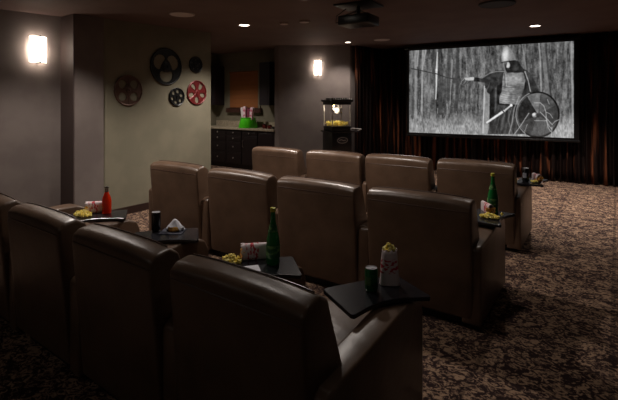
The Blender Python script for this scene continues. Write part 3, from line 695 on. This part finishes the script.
b = NB(); lathe(b, [(0, 0), (.05, 0), (.055, .03), (.05, .06), (.03, .05), (0, .045)], 20, M=Matrix.Translation((.1, .165, .06)) @ Matrix.Rotation(-PI/2, 4, 'X')); obj('lens', b, mat('lens_glass', rgb(40, 40, 60), .05), t)
b = NB(); tube(b, [(-.12, -.17, .06), (-.2, -.22, .02), (-.23, -.15, .12), (-.15, -.05, .22)], .006, 6); obj('cable', b, M_blackm, t)
obj('side_vent', bx(-.215, -.209, -.1, .1, .03, .09), M_grille, t)

# ------------------------------------------------------------------ film reels on the wall
def reel(y, z, r, m, label, holes, hub, extra=0):
    """holes: list of (count, radial centre, radial half, angular half, offset) in units of r"""
    t = thing('film_reel', label, 'film reel', (XW, y, z), 0, 'film reels hung on the left wall')
    NA, NR = 144, 30; b = NB(); grid = {}
    def inside(rr, a):
        for cnt, rc, rh, ah, off in holes:
            for k in range(cnt):
                d = (a-off-2*PI*k/cnt+PI) % (2*PI)-PI
                if ((rr-rc)/rh)**2+(d*rr/ah)**2 < 1: return True
        return False
    def vert(i, j, s):
        key = (i, j % NA, s)
        if key not in grid:
            rr = r*(.04+.94*i/NR); a = 2*PI*j/NA; grid[key] = b.verts.new((s, rr*math.cos(a), rr*math.sin(a)))
        return grid[key]
    keep = {(i, j) for i in range(NR) for j in range(NA) if not inside(.04+.94*(i+.5)/NR, 2*PI*(j+.5)/NA)}
    for i, j in keep:
        f = [(i, j), (i+1, j), (i+1, j+1), (i, j+1)]
        b.faces.new([vert(a, c, .014) for a, c in f]); b.faces.new([vert(a, c, .006) for a, c in f[::-1]])
        for (a, c), (d, e), nb in ((f[0], f[1], (i, (j-1) % NA)), (f[1], f[2], (i+1, j)), (f[2], f[3], (i, (j+1) % NA)), (f[3], f[0], (i-1, j))):
            if nb not in keep: b.faces.new([vert(d, e, .014), vert(a, c, .014), vert(a, c, .006), vert(d, e, .006)])
    bmesh.ops.recalc_face_normals(b, faces=b.faces); obj('flange', b, m, t, sm=False)
    b = NB(); n = 48; tube(b, [(.014, r*.97*math.cos(2*PI*i/n), r*.97*math.sin(2*PI*i/n)) for i in range(n)], .012, 6, True); obj('rim', b, m, t)
    b = NB(); lathe(b, [(0, 0), (r*hub, 0), (r*hub, .02), (r*hub*.8, .025), (r*.06, .025), (r*.05, .018), (0, .018)], 28, M=Matrix.Rotation(PI/2, 4, 'Y')); obj('hub', b, m, t)
    if extra:
        b = NB()
        for k in range(extra):
            a = 2*PI*k/extra+PI/extra*0; p0 = Vector((.014, r*.2*math.cos(a), r*.2*math.sin(a))); p1 = Vector((.014, r*.9*math.cos(a), r*.9*math.sin(a))); tube(b, [p0, p1], .005, 6)
        obj('spoke_rib', b, m, t)
def yl(r): return XW*(.8129+r*.5824)/(-.5824+r*.8129)
def reel_y(px): return yl((px-309)/430.)
M_rbrown = mat('reel_bronze', rgb(92, 68, 58), .4, metal=.4); M_rblack = mat('reel_black', rgb(17, 17, 17), .4, metal=.3); M_rred = mat('reel_red', rgb(104, 30, 30), .4, metal=.2)
reel(reel_y(128), 1.82, .225, M_rbrown, 'brown film reel with four openings, leftmost on the wall', [(4, .60, .27, .29, PI/4)], .17, 4)
reel(reel_y(166), 2.215, .295, M_rblack, 'largest black film reel with three big openings', [(3, .57, .27, .46, -PI/2)], .25)
reel(reel_y(195.5), 2.285, .135, M_rblack, 'small solid black film reel at the upper right of the cluster', [(5, .6, .1, .1, .3)], .3)
reel(reel_y(176.5), 1.735, .145, M_rblack, 'small black film reel with many round holes, lowest of the cluster', [(6, .62, .2, .2, .3), (3, .25, .09, .09, 0)], .1)
reel(reel_y(196.5), 1.81, .205, M_rred, 'red film reel with slotted openings', [(5, .62, .27, .2, PI/2+.63)], .2, 5)

# ------------------------------------------------------------------ bar alcove
M_cab = mat('espresso_cabinet', rgb(30, 22, 24), .35)
M_upper = mat('espresso_upper_cabinet', rgb(36, 28, 34), .4)
M_counter = noise_mat('stone_counter', rgb(150, 138, 118), rgb(176, 164, 142), 25, rough=.35)
M_knob = mat('nickel_knob', rgb(190, 185, 180), .35, metal=.8)
CY = 7.60
def knob(parent, x, y, z):
    b = NB(); lathe(b, [(0, 0), (.006, 0), (.006, .014), (.018, .02), (.016, .03), (0, .032)], 14, M=Matrix.Translation((x, y, z)) @ Matrix.Rotation(PI/2, 4, 'X')); obj('knob', b, M_knob, parent)
def cabinet(x0, x1, kind, label):
    w = x1-x0; t = thing('base_cabinet', label, 'cabinet', ((x0+x1)/2, CY, 0), 0, 'base cabinets of the bar'); t.scale = (1, 1, 1.09)
    b = NB(); box(b, -w/2, w/2, .02, .57, .09, .88); box(b, -w/2, w/2, .07, .57, 0, .09); obj('carcass', b, M_cab, t)
    def front(z0, z1, nm, kx=0, kz=None, x0=-w/2+.012, x1=w/2-.012):
        b = NB(); box(b, x0, x1, 0, .02, z0, z1, .004, 1); box(b, x0+.035, x1-.035, -.004, .001, z0+.035, z1-.035, .003, 1) if z1-z0 > .1 else None
        f = obj(nm, b, M_cab, t, sm=False); return f
    if kind == 'drawers':
        for z0, z1 in ((.76, .87), (.62, .75), (.38, .61), (.11, .37)):
            f = front(z0, z1, 'drawer'); knob(f, 0, 0, (z0+z1)/2)
    elif kind == 'drawer_door':
        f = front(.76, .87, 'drawer'); knob(f, 0, 0, .815)
        f = front(.11, .75, 'door'); b = NB(); tube(b, [(-w/2+.06, 0, .5), (-w/2+.06, -.03, .52), (-w/2+.06, -.03, .64), (-w/2+.06, 0, .66)], .006, 6); obj('handle', b, M_knob, f)
    else:
        front(.11, .87, 'door')
cabinet(-8.60, -8.02, 'drawers', 'black base cabinet with four drawers, first beside the reel wall end')
cabinet(-9.02, -8.60, 'door', 'black base cabinet tucked behind the end of the reel wall')
cabinet(-8.02, -7.48, 'drawers', 'black base cabinet with four drawers under the green tub, second from left')
cabinet(-7.48, -6.95, 'drawer_door', 'black base cabinet with one drawer over a door')
cabinet(-6.95, -6.43, 'door', 'plain black base cabinet at the right end of the bar')
b = NB(); box(b, -9.03, -6.425, CY-.03, 8.218, .965, 1.008, .004, 1); wt = tag(obj('worktop', b, M_counter, sm=False), 'pale stone worktop of the bar with backsplash', 'worktop')
b = bx(-9.03, -6.425, 8.19, 8.217, 1.008, 1.15, .003, 1); obj('backsplash', b, M_counter, wt, sm=False)
def upper(x0, x1, z0, z1, label, doors=1):
    t = thing('wall_cabinet', label, 'cabinet', ((x0+x1)/2, 8.215, z0), 0, 'wall cabinets over the bar'); w = x1-x0; h = z1-z0
    obj('carcass', bx(-w/2, w/2, -.33, 0, 0, h), M_upper, t, sm=False)
    b = NB(); box(b, -w/2+.006, w/2-.006, -.352, -.331, .006, h-.006, .003, 1); box(b, -w/2+.07, w/2-.07, -.356, -.35, .07, h-.07, .004, 1); d = obj('door', b, M_upper, t, sm=False)
    b = NB(); lathe(b, [(0, 0), (.006, 0), (.006, .014), (.014, .02), (.012, .028), (0, .03)], 12, M=Matrix.Translation((w/2-.04, -.352, .08)) @ Matrix.Rotation(PI/2, 4, 'X')); obj('knob', b, M_upper, d)
upper(-9.02, -8.73, 1.57, 2.62, 'dark wall cabinet left of the orange-brown shade')
upper(-7.14, -6.80, 1.57, 2.62, 'dark wall cabinet right of the orange-brown shade')
# window with a roller shade pulled down
def alc_x(px, Y):
    r = (px-309)/430.; return Y*(-.5824+r*.8129)/(.8129+r*.5824)
wx0, wx1 = alc_x(230.5, 8.2), alc_x(258.5, 8.2)
b = NB()
for a in ((wx0-.07, wx0, 1.50, 2.45), (wx1, wx1+.07, 1.50, 2.45), (wx0-.07, wx1+.07, 2.45, 2.52)): box(b, a[0], a[1], 8.18, 8.219, a[2], a[3])
struct('window_1', b, M_wall2)
b = bx(wx0-.1, wx1+.12, 8.12, 8.219, 1.37, 1.49, .006, 1); struct('trim_2', b, mat('sill_wood', rgb(62, 34, 26), .5))
t = thing('roller_shade', 'orange-brown shade covering the window over the bar', 'window shade', ((wx0+wx1)/2, 8.19, 1.5)); w = wx1-wx0
M_shade = noise_mat('shade_fabric', rgb(150, 92, 50), rgb(160, 100, 55), 60, rough=.9, stretch=(1, 1, 6))
b = NB(); zz = [0.0, .12, .24, .36, .48, .60, .72, .84, .92]
for z0, z1 in zip(zz, zz[1:]): box(b, -w/2, w/2, -.012, .006, z0+.002, z1, .003, 1)
obj('shade_cloth', b, M_shade, t, sm=False); b = NB(); tube(b, [(-w/2, -.012, .935), (w/2, -.012, .935)], .022, 12); obj('roller', b, M_shade, t)
# green tub with popcorn boxes
M_green = mat('green_plastic', rgb(70, 200, 20), .35)
tx, ty = -7.50, 7.86
t = thing('plastic_tub', 'bright green tub with a wide foot on the bar worktop', 'tub', (tx, ty, 1.009))
b = NB(); lathe(b, [(0, 0), (.24, 0), (.245, .012), (.18, .235), (.19, .245), (.186, .255), (.172, .252), (.172, .05), (0, .045)], 32); obj('body', b, M_green, t)
M_pink = noise_mat('pink_print_box', rgb(228, 205, 212), rgb(190, 90, 110), 9, rough=.6, lo=.5, hi=.6)
for i, (dx, dy, tl, col, lb) in enumerate([(-.115, -.03, -.09, M_paper, 'white popcorn box, leftmost in the green tub'), (-.04, -.06, -.02, M_pink, 'pink and white popcorn box, second from left in the green tub'),
                              (.045, -.03, .02, M_redp, 'dark red snack box in the middle of the green tub'), (.12, -.045, .12, M_pink, 'white and pink popcorn box, rightmost in the green tub')]):
    hh = (.50, .52, .47, .50)[i]-.05; b = NB()
    w0, w1 = .034, .044; lo = [b.verts.new(p) for p in ((-w0, -.03, 0), (w0, -.03, 0), (w0, .03, 0), (-w0, .03, 0))]; hi = [b.verts.new(p) for p in ((-w1, -.035, hh), (w1, -.035, hh), (w1, .035, hh), (-w1, .035, hh))]
    mid_ = [b.verts.new((0, -.036, hh+.015)), b.verts.new((0, .036, hh+.015))]
    for k in range(4): b.faces.new((lo[k], lo[(k+1) % 4], hi[(k+1) % 4], hi[k]))
    b.faces.new(lo[::-1]); b.faces.new((hi[0], hi[1], mid_[0])); b.faces.new((hi[2], hi[3], mid_[1])); b.faces.new((hi[0], mid_[0], mid_[1], hi[3])); b.faces.new((mid_[0], hi[1], hi[2], mid_[1]))
    bmesh.ops.recalc_face_normals(b, faces=b.faces)
    m = M_redp if False else col
    if i == 2: m = mat('maroon_box', rgb(120, 50, 70), .6)
    o = obj('popcorn_box', b, m, sm=False, loc=(tx+dx*1.05, ty+dy, 1.057)); o.rotation_euler[1] = tl; tag(o, lb, 'snack box', 'boxes standing in the green tub')
# small dark red jars and a glass at the right end of the worktop
M_jar = mat('dark_red_jar', rgb(96, 26, 24), .25); M_lidd = mat('dark_lid', rgb(30, 24, 24), .4)
for i, (x, y, h, lb) in enumerate([(-6.90, 7.80, .12, 'dark red jar on the worktop, the taller left one'), (-6.78, 7.85, .09, 'small dark red jar on the worktop, right of the taller one')]):
    t = thing('snack_jar', lb, 'jar', (x, y, 1.009)); b = NB(); lathe(b, [(0, 0), (.05, 0), (.056, .01), (.056, h*.7), (.04, h*.85), (0, h*.85)], 20); obj('body', b, M_jar, t)
    b = NB(); lathe(b, [(0, h*.84), (.043, h*.84), (.043, h), (0, h)], 20); obj('lid', b, M_lidd, t)
t = thing('serving_bowl', 'low dark bowl at the right end of the bar worktop', 'bowl', (-6.60, 7.80, 1.009)); b = NB(); lathe(b, [(0, 0), (.04, 0), (.09, .05), (.095, .055), (.085, .05), (.03, .012), (0, .012)], 24); obj('bowl', b, M_lidd, t)

# ------------------------------------------------------------------ popcorn machine on its cart
PX, PY = -4.92, 7.91; PR = math.radians(35.6-24)     # wide face looks past the camera to the right
pr = math.radians(35.6+26)
t = thing('popcorn_cart', 'black cart with an oval badge and spoked wheel under the popcorn machine', 'cart', (PX, PY, 0), pr)
M_cart = mat('cart_black', rgb(22, 19, 20), .3); M_chrome = mat('chrome', rgb(205, 200, 195), .3, metal=.35)
CW = .25
obj('cabinet_body', bx(-.24, .24, -.22, .22, .42, 1.0, .012), M_cart, t); obj('top_shelf', bx(-.27, .42, -.25, .25, 1.0, 1.03, .008), M_cart, t)
b = NB()
for sx in (-.21, .21):
    for sy in (-.19, .19): box(b, sx-.015, sx+.015, sy-.015, sy+.015, .04, .43, .003, 1)
obj('leg_frame', b, M_cart, t)
for sy in (-.26, .26):
    b = NB(); n = 36; tube(b, [(.02+.27*math.cos(2*PI*i/n), sy, .30+.27*math.sin(2*PI*i/n)) for i in range(n)], .013, 6, True)
    for k in range(6): tube(b, [(.02, sy, .30), (.02+.26*math.cos(PI*k/3), sy, .30+.26*math.sin(PI*k/3))], .007, 6)
    tube(b, [(.02, sy-.02, .30), (.02, sy+.02, .30)], .03, 10); obj('wheel', b, M_cart, t)
b = NB(); lathe(b, [(0, 0), (.15, 0), (.155, .006), (0, .01)], 32, M=Matrix.Translation((0, -.221, .84)) @ Matrix.Rotation(PI/2, 4, 'X') @ Matrix.Scale(.55, 4, (0, 1, 0))); obj('oval_badge', b, mat('badge_dark', rgb(46, 44, 46), .3), t)
b = NB(); tube(b, [(.12*math.cos(a), -.234, .84+.06*math.sin(a)) for a in [2*PI*i/28 for i in range(28)]], .005, 6, True); tube(b, [(-.08, -.236, .84), (-.03, -.236, .855), (.03, -.236, .83), (.08, -.236, .845)], .007, 6); obj('badge_trim', b, M_chrome, t)
b = NB(); tube(b, [(.40, -.18, 1.02), (.50, -.18, 1.06), (.50, .18, 1.06), (.40, .18, 1.02)], .012, 8); obj('push_handle', b, M_chrome, t)
t = thing('popcorn_machine', 'glass-sided popcorn machine with warm light and black canopy', 'popcorn machine', (PX, PY, 1.031), pr)
h0, h1 = .10, .56
obj('base_tray', bx(-.225, .225, -.20, .20, 0, h0, .008), M_cart, t)
b = NB(); box(b, -.235, .235, -.21, .21, h1, h1+.07, .008); box(b, -.265, .265, -.24, .24, h1+.06, h1+.11, .012); box(b, -.20, .20, -.17, .17, h1+.10, h1+.15, .02); obj('canopy', b, M_cart, t)
b = NB()
for k in range(9): lathe(b, [(0, 0), (.012, 0), (.012, .02), (0, .03)], 8, -.22+.055*k, -.235, h1+.105)
obj('canopy_finial', b, M_chrome, t)
for sx in (-1, 1):
    for sy in (-1, 1): obj('post', bx(sx*.218-.009, sx*.218+.009, sy*.193-.009, sy*.193+.009, h0, h1, .002, 1), M_chrome, t)
M_pane = mat('clear_pane', (1, 1, 1, 1), .02, trans=1.0); M_pane.node_tree.nodes['Principled BSDF'].inputs['IOR'].default_value = 1.1
for a in ((-.207, .207, -.196, -.193), (-.207, .207, .193, .196)): obj('glass_pane', bx(a[0], a[1], a[2], a[3], h0+.003, h1-.003), M_pane, t, sm=False)
for a in (-.221, .218): obj('glass_pane', bx(a, a+.003, -.183, .183, h0+.003, h1-.003), M_pane, t, sm=False)
b = NB(); lathe(b, [(0, -.11), (.07, -.11), (.085, -.09), (.085, 0), (.078, 0), (.075, -.085), (0, -.1)], 24, .03, 0, h1-.08); tube(b, [(.03, 0, h1-.08), (.03, 0, h1)], .01, 8); tube(b, [(-.06, 0, h1-.06), (.12, 0, h1-.06)], .006, 6); obj('kettle', b, M_chrome, t)
b = NB(); lathe(b, [(0, 0), (.012, .005), (.02, .02), (.012, .035), (0, .04)], 12, -.14, -.1, h1-.045); obj('lamp', b, mat('warm_bulb', (1, 1, 1, 1), emit=(1, .7, .35, 1), estr=20), t)
l = bpy.data.lights.new('warming_lamp', 'POINT'); l.energy = 6; l.color = (1, .86, .66); l.shadow_soft_size = .02; lo = bpy.data.objects.new('warming_light', l); C.objects.link(lo); lo.parent = t; lo.location = (-.13, -.08, h1-.09)
b = NB(); rr = random.Random(9)
for i in range(260):
    x = (rr.random()-.5)*.40; y = (rr.random()-.5)*.35; blob(b, (x, y, .014+rr.random()*(.05+.05*math.cos(x*6))), .012, i % 20)
o = obj('popcorn_heap', b, M_corn); o.location = (PX, PY, 1.031+h0); o.rotation_euler[2] = pr; tag(o, 'yellow popcorn heaped on the floor of the popcorn machine', 'popcorn', kind='stuff')

# ------------------------------------------------------------------ camera, world, view
cam = bpy.data.cameras.new('camera'); co = bpy.data.objects.new('camera', cam); C.objects.link(co)
cam.sensor_width = 36; cam.lens = 430/618*36; cam.shift_y = -98/618.0; cam.clip_end = 100
co.location = (0, 0, 1.65); co.rotation_euler = (PI/2, 0, math.radians(35.613)); S.camera = co
w = bpy.data.worlds.new('world'); S.world = w; w.use_nodes = True; w.node_tree.nodes['Background'].inputs[0].default_value = (.0, .0, .0, 1); w.node_tree.nodes['Background'].inputs[1].default_value = 0
S.view_settings.view_transform = 'Standard'; S.view_settings.look = 'None'; S.view_settings.exposure = 0; S.view_settings.gamma = 1; S.view_settings.use_curve_mapping = False
